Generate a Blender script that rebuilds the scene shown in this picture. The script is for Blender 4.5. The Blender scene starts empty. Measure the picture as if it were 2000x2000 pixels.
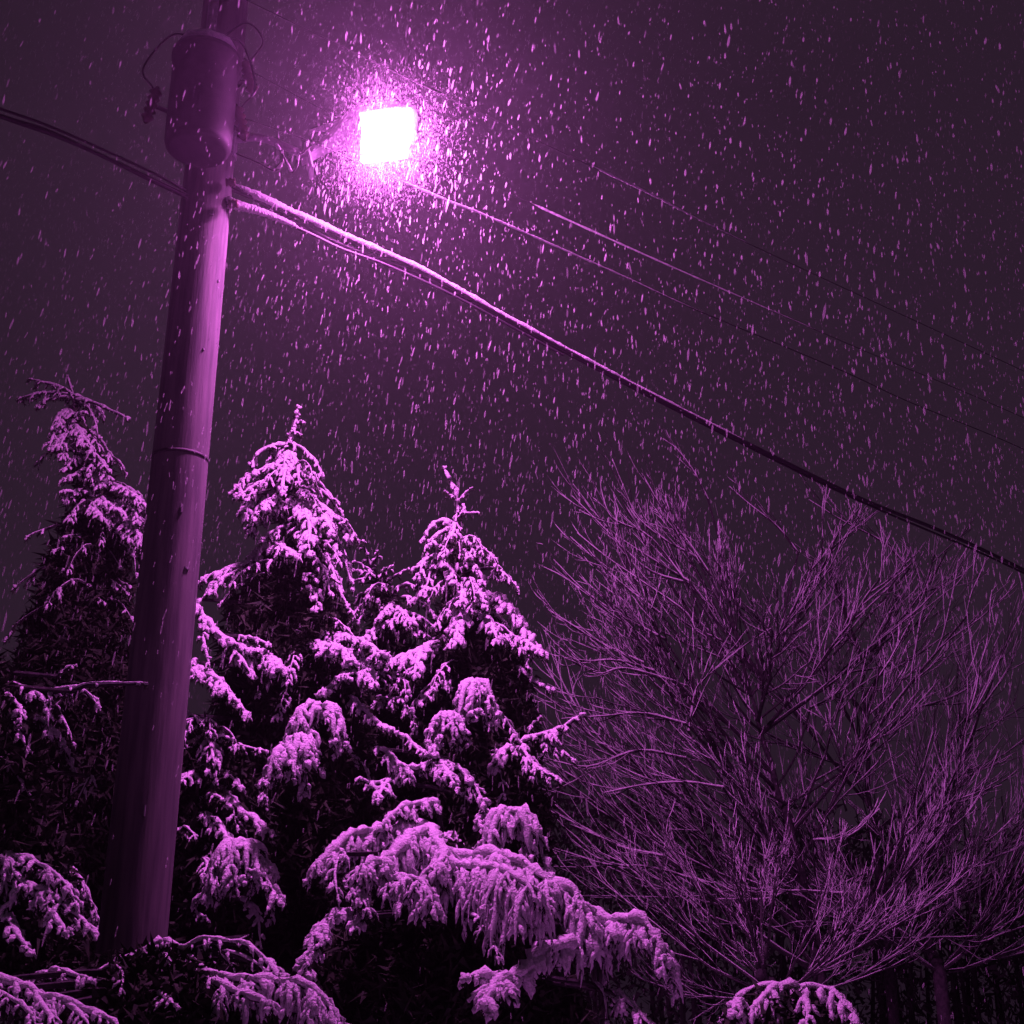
import bpy, math, random
import numpy as np

rng = np.random.default_rng(7)
random.seed(7)
SC = bpy.context.scene
COL = SC.collection

# ------------------------------------------------------------------ camera
PITCH = math.radians(20.0)
FOC = 2400.0                      # focal length in pixels of a 2000 px frame
CAMZ = 1.6
cd = bpy.data.cameras.new('camera')
cd.sensor_width = 36.0
cd.lens = 36.0 * FOC / 2000.0
cd.clip_end = 2000.0
cam = bpy.data.objects.new('camera', cd)
COL.objects.link(cam)
cam.location = (0, 0, CAMZ)
cam.rotation_euler = (math.pi / 2 + PITCH, 0, 0)
SC.camera = cam

# ------------------------------------------------------------------ night sky
W = bpy.data.worlds.new('World')
SC.world = W
W.use_nodes = True
nt = W.node_tree
nt.nodes.clear()
out = nt.nodes.new('ShaderNodeOutputWorld')
bg = nt.nodes.new('ShaderNodeBackground')
tc = nt.nodes.new('ShaderNodeTexCoord')
nz = nt.nodes.new('ShaderNodeTexNoise')
nz.inputs['Scale'].default_value = 2.2
nz.inputs['Detail'].default_value = 3.0
rp = nt.nodes.new('ShaderNodeValToRGB')
rp.color_ramp.elements[0].position = 0.3
rp.color_ramp.elements[0].color = (0.0180, 0.0092, 0.0185, 1)
rp.color_ramp.elements[1].position = 0.75
rp.color_ramp.elements[1].color = (0.0255, 0.0125, 0.0260, 1)
nt.links.new(tc.outputs['Generated'], nz.inputs['Vector'])
nt.links.new(nz.outputs['Fac'], rp.inputs['Fac'])
nt.links.new(rp.outputs['Color'], bg.inputs['Color'])
bg.inputs['Strength'].default_value = 1.0
nt.links.new(bg.outputs['Background'], out.inputs['Surface'])

SC.view_settings.view_transform = 'Standard'
SC.view_settings.look = 'None'
SC.view_settings.exposure = 0.0
SC.view_settings.gamma = 1.0
SC.view_settings.use_curve_mapping = False
SC.render.engine = 'CYCLES'
SC.cycles.max_bounces = 4
SC.cycles.diffuse_bounces = 2
SC.cycles.glossy_bounces = 2
SC.cycles.transmission_bounces = 2
SC.cycles.volume_bounces = 0
SC.cycles.transparent_max_bounces = 8
SC.cycles.caustics_reflective = False
SC.cycles.caustics_refractive = False
SC.cycles.use_denoising = True
SC.cycles.use_adaptive_sampling = False
SC.cycles.sample_clamp_direct = 6.0
SC.cycles.sample_clamp_indirect = 2.0

LAMP_COL = (1.0, 0.185, 0.97)
LAMP_L = 880.0
HAZE_D = 0.0027


# ------------------------------------------------------------------ helpers
def at(px, py, Y):
    """world point at ground distance Y seen along the line of photo position px, py"""
    h = (px - 1000.0) / FOC
    v = (1000.0 - py) / FOC
    f = math.cos(PITCH) - math.sin(PITCH) * v
    u = math.sin(PITCH) + math.cos(PITCH) * v
    t = Y / f
    return np.array([h * t, Y, CAMZ + u * t])


def T5(x, y): return 350 + x / 2.415, 750 + y / 2.415
def T7(x, y): return 500 + x / 2.415, 1300 + y / 2.415
def T6(x, y): return x / 2.76, 1300 + y / 2.76
def T4(x, y): return x / 2.76, 700 + y / 2.76
def T8(x, y): return 1050 + x / 1.932, 1000 + y / 1.932
def T3(x, y): return 1000 + x / 1.932, 200 + y / 1.932
def T0(x, y): return x, y


def unit(v):
    v = np.asarray(v, float)
    n = np.linalg.norm(v, axis=-1, keepdims=True)
    return v / np.maximum(n, 1e-9)


def spline(P, n):
    """Catmull-Rom through the rows of P, n samples"""
    P = np.asarray(P, float)
    if len(P) == 2:
        t = np.linspace(0, 1, n)[:, None]
        return P[0] * (1 - t) + P[1] * t
    Q = np.vstack([2 * P[0] - P[1], P, 2 * P[-1] - P[-2]])
    t = np.linspace(0, len(P) - 1 - 1e-6, n)
    i = t.astype(int)
    f = (t - i)[:, None]
    p0, p1, p2, p3 = Q[i], Q[i + 1], Q[i + 2], Q[i + 3]
    return 0.5 * (2 * p1 + (p2 - p0) * f + (2 * p0 - 5 * p1 + 4 * p2 - p3) * f ** 2 + (3 * p1 - p0 - 3 * p2 + p3) * f ** 3)


class MB:
    """collects quads and triangles, links them as one mesh object"""
    def __init__(self):
        self.v = []; self.q = []; self.t = []; self.qm = []; self.tm = []; self.n = 0

    def add(self, v, quads=None, tris=None, m=0):
        v = np.asarray(v, float).reshape(-1, 3)
        if quads is not None and len(quads):
            q = np.asarray(quads, int).reshape(-1, 4) + self.n
            self.q.append(q); self.qm.append(np.full(len(q), m))
        if tris is not None and len(tris):
            t = np.asarray(tris, int).reshape(-1, 3) + self.n
            self.t.append(t); self.tm.append(np.full(len(t), m))
        self.v.append(v); self.n += len(v)

    def tube(self, P, R, k=6, m=0, jit=0.0, squash=None, cap=False):
        P = np.asarray(P, float); n = len(P)
        R = np.broadcast_to(np.asarray(R, float), (n,))
        T = unit(np.gradient(P, axis=0))
        ref = np.array([0., 0., 1.])
        mt = T.mean(0)
        if abs(mt[2]) > 0.8 * np.linalg.norm(mt): ref = np.array([0., 1., 0.])
        N = unit(np.cross(T, ref)); B = np.cross(N, T)
        a = np.linspace(0, 2 * math.pi, k, endpoint=False)
        rr = R[:, None] * (1 + (rng.uniform(-jit, jit, (n, k)) if jit else 0))
        if squash: 
            V = P[:, None] + (rr * np.cos(a))[..., None] * N[:, None] + (rr * np.sin(a) * squash)[..., None] * B[:, None]
        else:
            V = P[:, None] + (rr * np.cos(a))[..., None] * N[:, None] + (rr * np.sin(a))[..., None] * B[:, None]
        i = np.arange(n - 1)[:, None] * k; j = np.arange(k)[None]; j2 = (j + 1) % k
        Q = np.stack([i + j, i + j2, i + k + j2, i + k + j], -1).reshape(-1, 4)
        V = V.reshape(-1, 3)
        tr = None
        if cap:
            tr = [[0, j_ + 1, j_] for j_ in range(1, k - 1)] + [[(n - 1) * k, (n - 1) * k + j_, (n - 1) * k + j_ + 1] for j_ in range(1, k - 1)]
        self.add(V, Q, tr, m)

    def blades(self, base, d, w, m=0):
        """one thin triangle per row: from base along d, w wide"""
        base = np.asarray(base); d = np.asarray(d)
        s = unit(np.cross(d, rng.normal(size=d.shape))) * np.asarray(w).reshape(-1, 1) * 0.5
        V = np.stack([base - s, base + s, base + d], 1).reshape(-1, 3)
        self.add(V, None, np.arange(len(V)).reshape(-1, 3), m)

    def box(self, c, sx, sy, sz, R=None, m=0, bev=0.0):
        """box with chamfered vertical corners"""
        c = np.asarray(c, float)
        b = bev
        xy = [(-sx / 2 + b, -sy / 2), (sx / 2 - b, -sy / 2), (sx / 2, -sy / 2 + b), (sx / 2, sy / 2 - b),
              (sx / 2 - b, sy / 2), (-sx / 2 + b, sy / 2), (-sx / 2, sy / 2 - b), (-sx / 2, -sy / 2 + b)]
        V = np.array([(x, y, z) for z in (-sz / 2, sz / 2) for x, y in xy])
        if R is not None: V = V @ np.asarray(R).T
        Q = [(i, (i + 1) % 8, 8 + (i + 1) % 8, 8 + i) for i in range(8)]
        Tt = [(0, i + 1, i) for i in range(1, 7)] + [(8, 8 + i, 8 + i + 1) for i in range(1, 7)]
        self.add(V + c, Q, Tt, m)

    def build(self, name, mats, parent=None, smooth=True):
        V = np.vstack(self.v)
        nq = sum(len(q) for q in self.q); ntr = sum(len(t) for t in self.t)
        loops = np.concatenate([np.concatenate(self.q).ravel() if nq else np.zeros(0, int),
                                np.concatenate(self.t).ravel() if ntr else np.zeros(0, int)]).astype(np.int32)
        tot = np.concatenate([np.full(nq, 4), np.full(ntr, 3)]).astype(np.int32)
        start = np.concatenate([[0], np.cumsum(tot)[:-1]]).astype(np.int32)
        mi = np.concatenate([np.concatenate(self.qm) if nq else np.zeros(0, int),
                             np.concatenate(self.tm) if ntr else np.zeros(0, int)]).astype(np.int32)
        me = bpy.data.meshes.new(name)
        me.vertices.add(len(V)); me.vertices.foreach_set('co', V.astype(np.float32).ravel())
        me.loops.add(len(loops)); me.loops.foreach_set('vertex_index', loops)
        me.polygons.add(len(tot)); me.polygons.foreach_set('loop_start', start)
        if not isinstance(mats, (list, tuple)): mats = [mats]
        for m in mats: me.materials.append(m)
        me.polygons.foreach_set('material_index', mi)
        me.polygons.foreach_set('use_smooth', np.full(len(tot), smooth))
        me.update(calc_edges=True); me.validate()
        o = bpy.data.objects.new(name, me)
        COL.objects.link(o)
        if parent is not None: o.parent = parent
        return o


def place(o, loc):
    """put the origin of a parentless mesh at loc without moving its surface"""
    from mathutils import Matrix, Vector
    o.data.transform(Matrix.Translation(-Vector(loc))); o.location = loc


def thing(name, label, cat, loc=(0, 0, 0), group=None):
    o = bpy.data.objects.new(name, None)
    COL.objects.link(o)
    o.empty_display_size = 0.2
    o.location = loc
    o['label'] = label; o['category'] = cat
    if group: o['group'] = group
    return o


def keep(part, root):
    """parent keeping world place (parts are modelled in world space, the root only translates)"""
    part.parent = root
    part.location = tuple(-np.array(root.location))
    return part


def mat(name, col, rough=0.8, noise=0.0, nscale=20.0, col2=None, bump=0.0, bscale=60.0, stretch=None, metal=0.0, emit=None, transl=0.0):
    m = bpy.data.materials.new(name); m.use_nodes = True
    t = m.node_tree; t.nodes.clear()
    o = t.nodes.new('ShaderNodeOutputMaterial')
    b = t.nodes.new('ShaderNodeBsdfPrincipled')
    b.inputs['Roughness'].default_value = rough
    b.inputs['Metallic'].default_value = metal
    b.inputs['Base Color'].default_value = (*col, 1)
    tcn = t.nodes.new('ShaderNodeTexCoord')
    mp = t.nodes.new('ShaderNodeMapping')
    t.links.new(tcn.outputs['Object'], mp.inputs['Vector'])
    if stretch: mp.inputs['Scale'].default_value = stretch
    if col2:
        n = t.nodes.new('ShaderNodeTexNoise'); n.inputs['Scale'].default_value = nscale; n.inputs['Detail'].default_value = 4
        t.links.new(mp.outputs['Vector'], n.inputs['Vector'])
        r = t.nodes.new('ShaderNodeValToRGB')
        r.color_ramp.elements[0].position = 0.35; r.color_ramp.elements[0].color = (*col, 1)
        r.color_ramp.elements[1].position = 0.65; r.color_ramp.elements[1].color = (*col2, 1)
        t.links.new(n.outputs['Fac'], r.inputs['Fac']); t.links.new(r.outputs['Color'], b.inputs['Base Color'])
    if bump:
        n2 = t.nodes.new('ShaderNodeTexNoise'); n2.inputs['Scale'].default_value = bscale; n2.inputs['Detail'].default_value = 3
        t.links.new(mp.outputs['Vector'], n2.inputs['Vector'])
        bp = t.nodes.new('ShaderNodeBump'); bp.inputs['Strength'].default_value = 1.0; bp.inputs['Distance'].default_value = bump
        t.links.new(n2.outputs['Fac'], bp.inputs['Height']); t.links.new(bp.outputs['Normal'], b.inputs['Normal'])
    if emit:
        b.inputs['Emission Color'].default_value = (*emit[0], 1); b.inputs['Emission Strength'].default_value = emit[1]
    if transl:
        tr = t.nodes.new('ShaderNodeBsdfTranslucent'); tr.inputs['Color'].default_value = (*col, 1)
        mx = t.nodes.new('ShaderNodeMixShader'); mx.inputs[0].default_value = transl
        t.links.new(b.outputs[0], mx.inputs[1]); t.links.new(tr.outputs[0], mx.inputs[2]); t.links.new(mx.outputs[0], o.inputs[0])
    else:
        t.links.new(b.outputs[0], o.inputs[0])
    return m


M_SNOW = mat('snow', (0.80, 0.80, 0.82), 0.85, col2=(0.64, 0.65, 0.68), nscale=45, bump=0.016, bscale=75)
M_FLAKE = mat('flake', (0.88, 0.88, 0.9), 0.9, transl=0.5)
t = M_FLAKE.node_tree                     # loose clusters of crystals let much of the light pass
_o = [n_ for n_ in t.nodes if n_.type == 'OUTPUT_MATERIAL'][0]; _m = [n_ for n_ in t.nodes if n_.type == 'MIX_SHADER'][0]
_tp = t.nodes.new('ShaderNodeBsdfTransparent'); _mx = t.nodes.new('ShaderNodeMixShader'); _mx.inputs[0].default_value = .79
t.links.new(_m.outputs[0], _mx.inputs[1]); t.links.new(_tp.outputs[0], _mx.inputs[2]); t.links.new(_mx.outputs[0], _o.inputs[0])
M_NEEDLE = mat('needles', (0.020, 0.034, 0.020), 0.8, col2=(0.045, 0.062, 0.034), nscale=15)
M_BARK = mat('bark', (0.026, 0.028, 0.028), 0.9, col2=(0.060, 0.060, 0.058), nscale=25, bump=0.01, bscale=40)
for m_ in (M_NEEDLE, M_BARK): [n_ for n_ in m_.node_tree.nodes if n_.type == 'BSDF_PRINCIPLED'][0].inputs['Specular IOR Level'].default_value = .12
M_POLE = mat('weathered_wood', (0.085, 0.088, 0.086), 0.9, col2=(0.16, 0.158, 0.15), nscale=22, bump=0.0022, bscale=60, stretch=(1, 1, 0.09))
M_CABLE = mat('black_rubber', (0.02, 0.02, 0.022), 0.6)
M_METAL = mat('galvanised_steel', (0.30, 0.31, 0.32), 0.55, col2=(0.22, 0.22, 0.23), nscale=30, metal=0.4)
M_CAN = mat('dull_dark_paint', (0.016, 0.016, 0.018), 0.7, col2=(0.03, 0.03, 0.03), nscale=12)
M_PORC = mat('brown_porcelain', (0.09, 0.05, 0.04), 0.3)
M_LENS = mat('lit_lens', (0.8, 0.8, 0.8), 0.5, emit=(LAMP_COL, LAMP_L))
M_GROUND = mat('ground_snow', (0.74, 0.74, 0.78), 0.9, col2=(0.62, 0.63, 0.67), nscale=0.6, bump=0.05, bscale=3)
M_FARWOOD = mat('far_trees', (0.02, 0.02, 0.02), 0.95, col2=(0.06, 0.06, 0.06), nscale=3)

# ------------------------------------------------------------------ ground
def build_ground():
    n = 60
    s = np.linspace(-1, 1, n)
    X, Y = np.meshgrid(np.sign(s) * np.abs(s) ** 2.2 * 190, np.sign(s) * np.abs(s) ** 2.2 * 190)
    Y = Y + 8
    Z = 0.06 * np.sin(X * 0.8 + 1) * np.cos(Y * 0.6) + 0.05 * np.sin(X * 2.1 + Y * 1.3) - 0.05
    V = np.stack([X, Y, Z], -1).reshape(-1, 3)
    i, j = np.meshgrid(np.arange(n - 1), np.arange(n - 1))
    a = (j * n + i).ravel()
    mb = MB(); mb.add(V, np.stack([a, a + 1, a + n + 1, a + n], -1))
    g = mb.build('ground', M_GROUND); g['kind'] = 'structure'
build_ground()

# ------------------------------------------------------------------ utility pole
PY = 7.0
def pole_pt(py):
    return at(442 - 0.1 * py, py, PY)
p_lo, p_hi = pole_pt(1850), pole_pt(-150)
POLE_X = 0.5 * (pole_pt(1700)[0] + pole_pt(500)[0])
def pole_r(z): return 0.188 - 0.0042 * z

pole = thing('utility_pole', 'tall round wooden utility pole with its right side lit by the street lamp', 'utility pole', (POLE_X, PY, 0))
mb = MB()
zz = np.linspace(-0.4, 11.5, 40)
mb.tube(np.stack([np.full(40, POLE_X), np.full(40, PY), zz], -1), [pole_r(z) for z in zz], 40, jit=0.004, cap=True)
keep(mb.build('pole_shaft', M_POLE), pole)
def band(py, h, name='strap'):
    z = pole_pt(py)[2]
    b = MB(); P = np.array([[POLE_X, PY, z - h], [POLE_X, PY, z - h + .001], [POLE_X, PY, z + h - .001], [POLE_X, PY, z + h]])
    r = pole_r(z); b.tube(P, [r - .005, r + .003, r + .003, r - .005], 40)
    return keep(b.build(name, M_CAN), pole)
band(898, 0.012)
# staples, a nailed tag and a few bolt heads on the shaft
for py_, an_, w_, h_ in ((1120, -40, .03, .012), (1010, -62, .012, .05), (700, -48, .012, .012), (560, -25, .012, .012), (1590, -75, .012, .06), (440, -60, .03, .03)):
    z_ = pole_pt(py_)[2]; a_ = math.radians(an_); r_ = pole_r(z_)
    b = MB(); Rb = np.array([[-math.sin(a_), math.cos(a_), 0], [math.cos(a_), math.sin(a_), 0], [0, 0, 1]])
    b.box((POLE_X + math.cos(a_) * (r_ + .002), PY + math.sin(a_) * (r_ + .002), z_), w_, .012, h_, Rb, bev=.003)
    keep(b.build('tag' if w_ > .05 else 'bolt', M_CAN if w_ > .05 else M_METAL, smooth=False), pole)
# snow driven into the cracks of the shaft
# equipment can hung on the shadowed face
tz = at(395, 203, PY - 0.40)
tr = thing('transformer', 'dark round transformer can hung high on the wooden pole above the lit strip', 'transformer', tuple(tz - [0, 0, .33]))
b = MB(); h = 0.37
prof = [(-h, 0.02), (-h, 0.17), (-h + .02, 0.20), (-h + .05, 0.21), (-.1, 0.212), (h - .06, 0.212), (h - .05, .225), (h - .01, .225), (h, .20), (h + .04, .08), (h + .045, .01)]
b.tube([(tz[0], tz[1], tz[2] + q[0]) for q in prof], [q[1] for q in prof], 32)
keep(b.build('tank', M_CAN), tr)
for s in (-1, 1):
    b = MB()
    q = [(0, .03), (.03, .045), (.04, .025), (.07, .04), (.08, .022), (.11, .034), (.12, .018), (.16, .012), (.17, .002)]
    bx, by = tz[0] + s * .1, tz[1]
    b.tube([(bx, by, tz[2] + h + .02 + a) for a, r in q], [r for a, r in q], 14)
    keep(b.build('bushing', M_PORC), tr)
for zo in (-.2, .2):
    b = MB(); b.box((tz[0] + (POLE_X - tz[0]) * .5, (tz[1] + .205 + PY - pole_r(7)) / 2, tz[2] + zo), .10, PY - pole_r(7) - tz[1] - .19, .05)
    keep(b.build('hanger_bracket', M_METAL, smooth=False), tr)
b = MB()
cap = [(h + .045, .02), (h + .05, .19), (h + .08, .185), (h + .10, .13), (h + .11, .01)]
b.tube([(tz[0], tz[1], tz[2] + q[0]) for q in cap], [q[1] for q in cap], 24, jit=.06)
keep(b.build('snow_cap', M_SNOW), tr)

# porcelain fuse cutouts either side of the can, and the leads that drop to its bushings
for px_, py_, sg in ((486, 150, 1), (296, 205, -1), (470, 240, 1)):
    c_ = at(px_, py_, PY - .22)
    b = MB()
    n_ = 13; q_ = np.linspace(-1, 1, n_)
    b.tube(np.stack([c_[0] + sg * .035 * q_, c_[1] + .02 * q_, c_[2] - .13 * q_], -1), [.012] + [(.045 if i_ % 2 else .024) for i_ in range(n_ - 2)] + [.012], 12)
    w_ = keep(b.build('fuse_cutout', M_PORC), pole)
    b = MB(); b.tube(spline([c_, (c_ + [POLE_X, PY, c_[2] - .03]) / 2, [POLE_X, PY, c_[2] - .04]], 6), .017, 8)
    k_ = b.build('bracket', M_CAN); k_.parent = w_
    b = MB(); e_ = np.array([tz[0] + sg * .1, tz[1], tz[2] + .55])
    b.tube(spline([c_ + [0, 0, .13], c_ + [sg * .08, -.02, .28], (c_ + e_) / 2 + [sg * .05, 0, .28], e_], 20), .008, 6)
    k_ = b.build('lead', M_CABLE); k_.parent = w_

# conduit running up the pole above the can
b = MB()
c0 = at(412, 75, PY - .21)[2]
zz = np.linspace(c0, c0 + 2.2, 12)
b.tube(np.stack([np.full(12, POLE_X - .03), np.full(12, PY - pole_r(8) - .03), zz], -1), .035, 14, cap=True)
keep(b.build('conduit', M_METAL), pole)

# ------------------------------------------------------------------ street lamp
LY = 7.08
LC = at(751, 262, LY)                       # centre of the lens
TILT = math.radians(0)
Rx = np.array([[1, 0, 0], [0, math.cos(TILT), -math.sin(TILT)], [0, math.sin(TILT), math.cos(TILT)]])
yaw = math.radians(8)
Rz = np.array([[math.cos(yaw), -math.sin(yaw), 0], [math.sin(yaw), math.cos(yaw), 0], [0, 0, 1]])
tr_ = math.radians(-14)
Ry = np.array([[math.cos(tr_), 0, math.sin(tr_)], [0, 1, 0], [-math.sin(tr_), 0, math.cos(tr_)]])
RL = Rz @ Ry @ Rx
def L(x, y, z): return LC + RL @ np.array([x, y, z], float)
lamp = thing('street_lamp', 'glowing street lamp head blown out to white on its arm beside the pole', 'street lamp', tuple(L(-.5, 0, .1)))
b = MB()
# housing: a tapering shell, widest round the lens
sec = [(-.60, .035, .035), (-.56, .05, .045), (-.40, .075, .055), (-.27, .16, .07), (-.20, .235, .085), (.0, .25, .10), (.16, .235, .09), (.22, .19, .06), (.235, .12, .03)]
k = 24; V = []
for x, wy, hz in sec:
    for a in np.linspace(0, 2 * math.pi, k, endpoint=False):
        ca, sa = math.cos(a), math.sin(a)
        cy = math.copysign(abs(ca) ** .55, ca) * wy
        cz = (abs(sa) ** .7) * hz + .03 if sa > 0 else .03 - abs(sa) ** .4 * .012
        V.append(L(x, cy, cz - max(0, -.27 - x) * .52))
Q = [(i * k + j, i * k + (j + 1) % k, (i + 1) * k + (j + 1) % k, (i + 1) * k + j) for i in range(len(sec) - 1) for j in range(k)]
e = (len(sec) - 1) * k
b.add(V, Q, [(0, j + 1, j) for j in range(1, k - 1)] + [(e, e + j, e + j + 1) for j in range(1, k - 1)])
keep(b.build('housing', M_METAL), lamp)
b = MB()
w, d = .37, .45
V = [L(x * w / 2, y * d / 2, .012) for x, y in ((-1, -1), (1, -1), (1, 1), (-1, 1))] + [L(x * w / 2.3, y * d / 2.25, -.08) for x, y in ((-1, -1), (1, -1), (1, 1), (-1, 1))]
b.add(V, [(4, 7, 6, 5), (0, 4, 5, 1), (1, 5, 6, 2), (2, 6, 7, 3)])
keep(b.build('lens', M_LENS, smooth=False), lamp)
b = MB(); b.box(L(-.19, 0, -.033), .012, .50, .10, RL)  # added plate on the lens's pole side, there only to block light
keep(b.build('added_light_shield', M_METAL, smooth=False), lamp)
b = MB()
pts = [L(-.2, 0, .13), L(-.2, 0, .15), L(-.2, 0, .21), L(-.2, 0, .225)]
b.tube(pts, [.045, .04, .04, .005], 16)
keep(b.build('photocell', M_CAN), lamp)
b = MB()
root = np.array([POLE_X + pole_r(6.6) - .01, PY - .02, L(-.56, 0, -.09)[2] + .10])
arm = spline([root, root * .6 + L(-.56, 0, -.09) * .4 + [0, 0, .06], L(-.56, 0, -.10)], 14)
b.tube(arm, .026, 12)
keep(b.build('arm', M_METAL), lamp)
b = MB(); b.box(root + [.004, 0, 0], .03, .12, .26, bev=.01)
keep(b.build('mounting_plate', M_METAL, smooth=False), lamp)
b = MB(); b.box(L(-.55, 0, -.14), .03, .15, .20, RL, bev=.01)
keep(b.build('end_plate', M_METAL, smooth=False), lamp)
b = MB()
P = [L(x, 0, .115 + .02 * math.sin((x + .3) * 6)) for x in np.linspace(-.5, .2, 12)]
b.tube(P, [.01, .03, .04, .06, .10, .14, .15, .155, .15, .13, .09, .01], 14, jit=.12, squash=.30)
keep(b.build('snow', M_SNOW), lamp)

# ------------------------------------------------------------------ overhead cables
def cable(name, label, pts, r, snow=None, mx=90, k=8, cat='cable', sag=0.0, lump=.25, group='overhead cables'):
    P = spline(pts, mx)
    th = thing(name, label, cat, tuple(P[0]), group)
    b = MB(); b.tube(P, r, k)
    keep(b.build('conductor', M_CABLE), th)
    if snow:
        a, z, sr = snow
        i0, i1 = int(a * mx), int(z * mx)
        Q = spline(P[i0:i1], (i1 - i0) * 4 + 8)
        n = len(Q)
        u = np.linspace(0, 1, n)
        env = np.clip(np.minimum(u, 1 - u) * 14, 0.03, 1)
        ns = 1 + lump * (np.sin(u * 61 + 1) * .4 + np.sin(u * 143) * .3 + rng.uniform(-.5, .5, n))
        R = sr * env * ns * (1 - .62 * u)  # snow kept to the lit stretch and thinned to imitate fading lamplight
        b = MB(); b.tube(Q + np.stack([0 * u, -r * .45 + 0 * u, r * .55 + R * .1], -1), R, 8, jit=.10, squash=1.1)
        s = b.build('snow', M_SNOW); keep(s, th)
    return th

wd = unit(np.array([6.92, 5.1, 0]))
def on_line(px, py, off=0.0):
    """point of the run of cables through the pole, seen at px, py"""
    h = (px - 1000.0) / FOC; v = (1000.0 - py) / FOC
    f = math.cos(PITCH) - math.sin(PITCH) * v; u = math.sin(PITCH) + math.cos(PITCH) * v
    # ray (h t, f t) meets POLE_X + wd*s, PY - .1 + off
    A = np.array([[h, -wd[0]], [f, -wd[1]]]); t, s = np.linalg.solve(A, [POLE_X, PY - .12 + off])
    return np.array([h * t, f * t, CAMZ + u * t])

cable('overhead_cable', 'thick snow topped cable running from the pole down to the right edge',
      [on_line(*p) for p in [(420, 345), (487, 379), (655, 455), (827, 531), (1000, 627), (1222, 745), (1440, 856), (1673, 970), (1828, 1033), (1957, 1092), (2200, 1215)]],
      .018, (.06, .64, .027))
cable('overhead_cable', 'short pink lit lower strand leaving the pole just under the thick cable',
      [on_line(*p, off=-.06) for p in [(440, 396), (458, 402), (520, 420), (600, 454), (670, 487), (760, 520), (900, 585), (1100, 694)]],
      .011, (.05, .42, .040), lump=.12)
cable('overhead_cable', 'third strand of the bundle, tucked close under the thick snowy cable',
      [on_line(*p, off=.04) for p in [(425, 362), (500, 392), (655, 472), (827, 541), (1000, 634), (1222, 751), (1440, 862), (1673, 976), (1957, 1099), (2200, 1222)]],
      .011, None)
cable('overhead_wire', 'thin snowy wire starting under the lamp and fading out to the right',
      [at(452, 222, PY - .12)] + [on_line(*p, off=-.55) for p in [(600, 274), (733, 332), (870, 391), (943, 419), (1100, 488), (1233, 547), (1362, 606), (1642, 723), (1776, 785), (1983, 870), (2200, 975)]],
      .0040, (.20, .66, .0105))
cable('overhead_wire', 'thin wire right of the lamp, second from the top',
      [at(452, 118, PY - .12)] + [on_line(*p, off=-.25) for p in [(700, 248), (1012, 386), (1100, 426), (1300, 516), (1476, 593), (1700, 690), (1906, 775), (2200, 905)]],
      .0032, (.27, .72, .0090))
cable('overhead_wire', 'topmost thin wire, faint above and right of the lamp',
      [on_line(*p, off=-1.6) for p in [(430, -25), (750, 130), (1083, 290), (1274, 381), (1383, 438), (1600, 540), (1983, 717), (2200, 820)]],
      .0030, (.33, .66, .0082))
for pts, lab in (([(366, 386), (290, 350), (190, 300), (100, 262), (14, 232), (-160, 165)], 'lowest black cable left of the pole, bare of snow'),
                 ([(362, 372), (297, 337), (174, 280), (80, 240), (0, 212), (-160, 150)], 'uppermost black cable left of the pole, bare of snow'),
                 ([(364, 380), (292, 346), (180, 294), (90, 253), (0, 224), (-160, 158)], 'middle black cable left of the pole, bare of snow')):
    cable('overhead_cable', lab, [on_line(*p) for p in pts], .013 if 'lowest' in lab else .009)

for px_, py_, up_ in ((452, 222, 0), (452, 118, 0), (452, 398, 0), (447, 356, 0)):
    c_ = at(px_, py_, PY - .13)
    b = MB(); b.tube([c_ + [-.02 + q * .02, 0, 0] for q in (0, .2, 1, 1.6, 2.2, 3, 3.2)], [.004, .03, .022, .034, .022, .03, .004], 12)
    keep(b.build('insulator', M_PORC), pole)

# looped connector leads with snow between the pole and the lamp
b = MB(); s = MB()
dl = thing('connector_loop', 'small looped lead with bright snowy bends between pole and lamp', 'cable', tuple(at(533, 300, 6.85)))
LP = spline([at(*p) for p in [(462, 300, 6.95), (505, 318, 6.9), (535, 333, 6.85), (550, 322, 6.82), (552, 296, 6.8), (540, 284, 6.8), (551, 300, 6.78), (562, 322, 6.76), (570, 337, 6.75), (580, 325, 6.73), (584, 304, 6.72), (594, 296, 6.7), (606, 285, 6.7)]], 90)
b.tube(LP, .007, 6); keep(b.build('lead', M_CABLE), dl)
for i0, i1, r in ((17, 24, .012), (36, 44, .012), (50, 62, .010), (70, 76, .011)):
    s = MB(); Q = LP[i0:i1] + [0, -.004, .006]; n = len(Q)
    s.tube(Q, r * np.sin(np.linspace(.15, 3, n)) ** .5, 7, jit=.15); keep(s.build('snow_clump', M_SNOW), dl)

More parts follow.
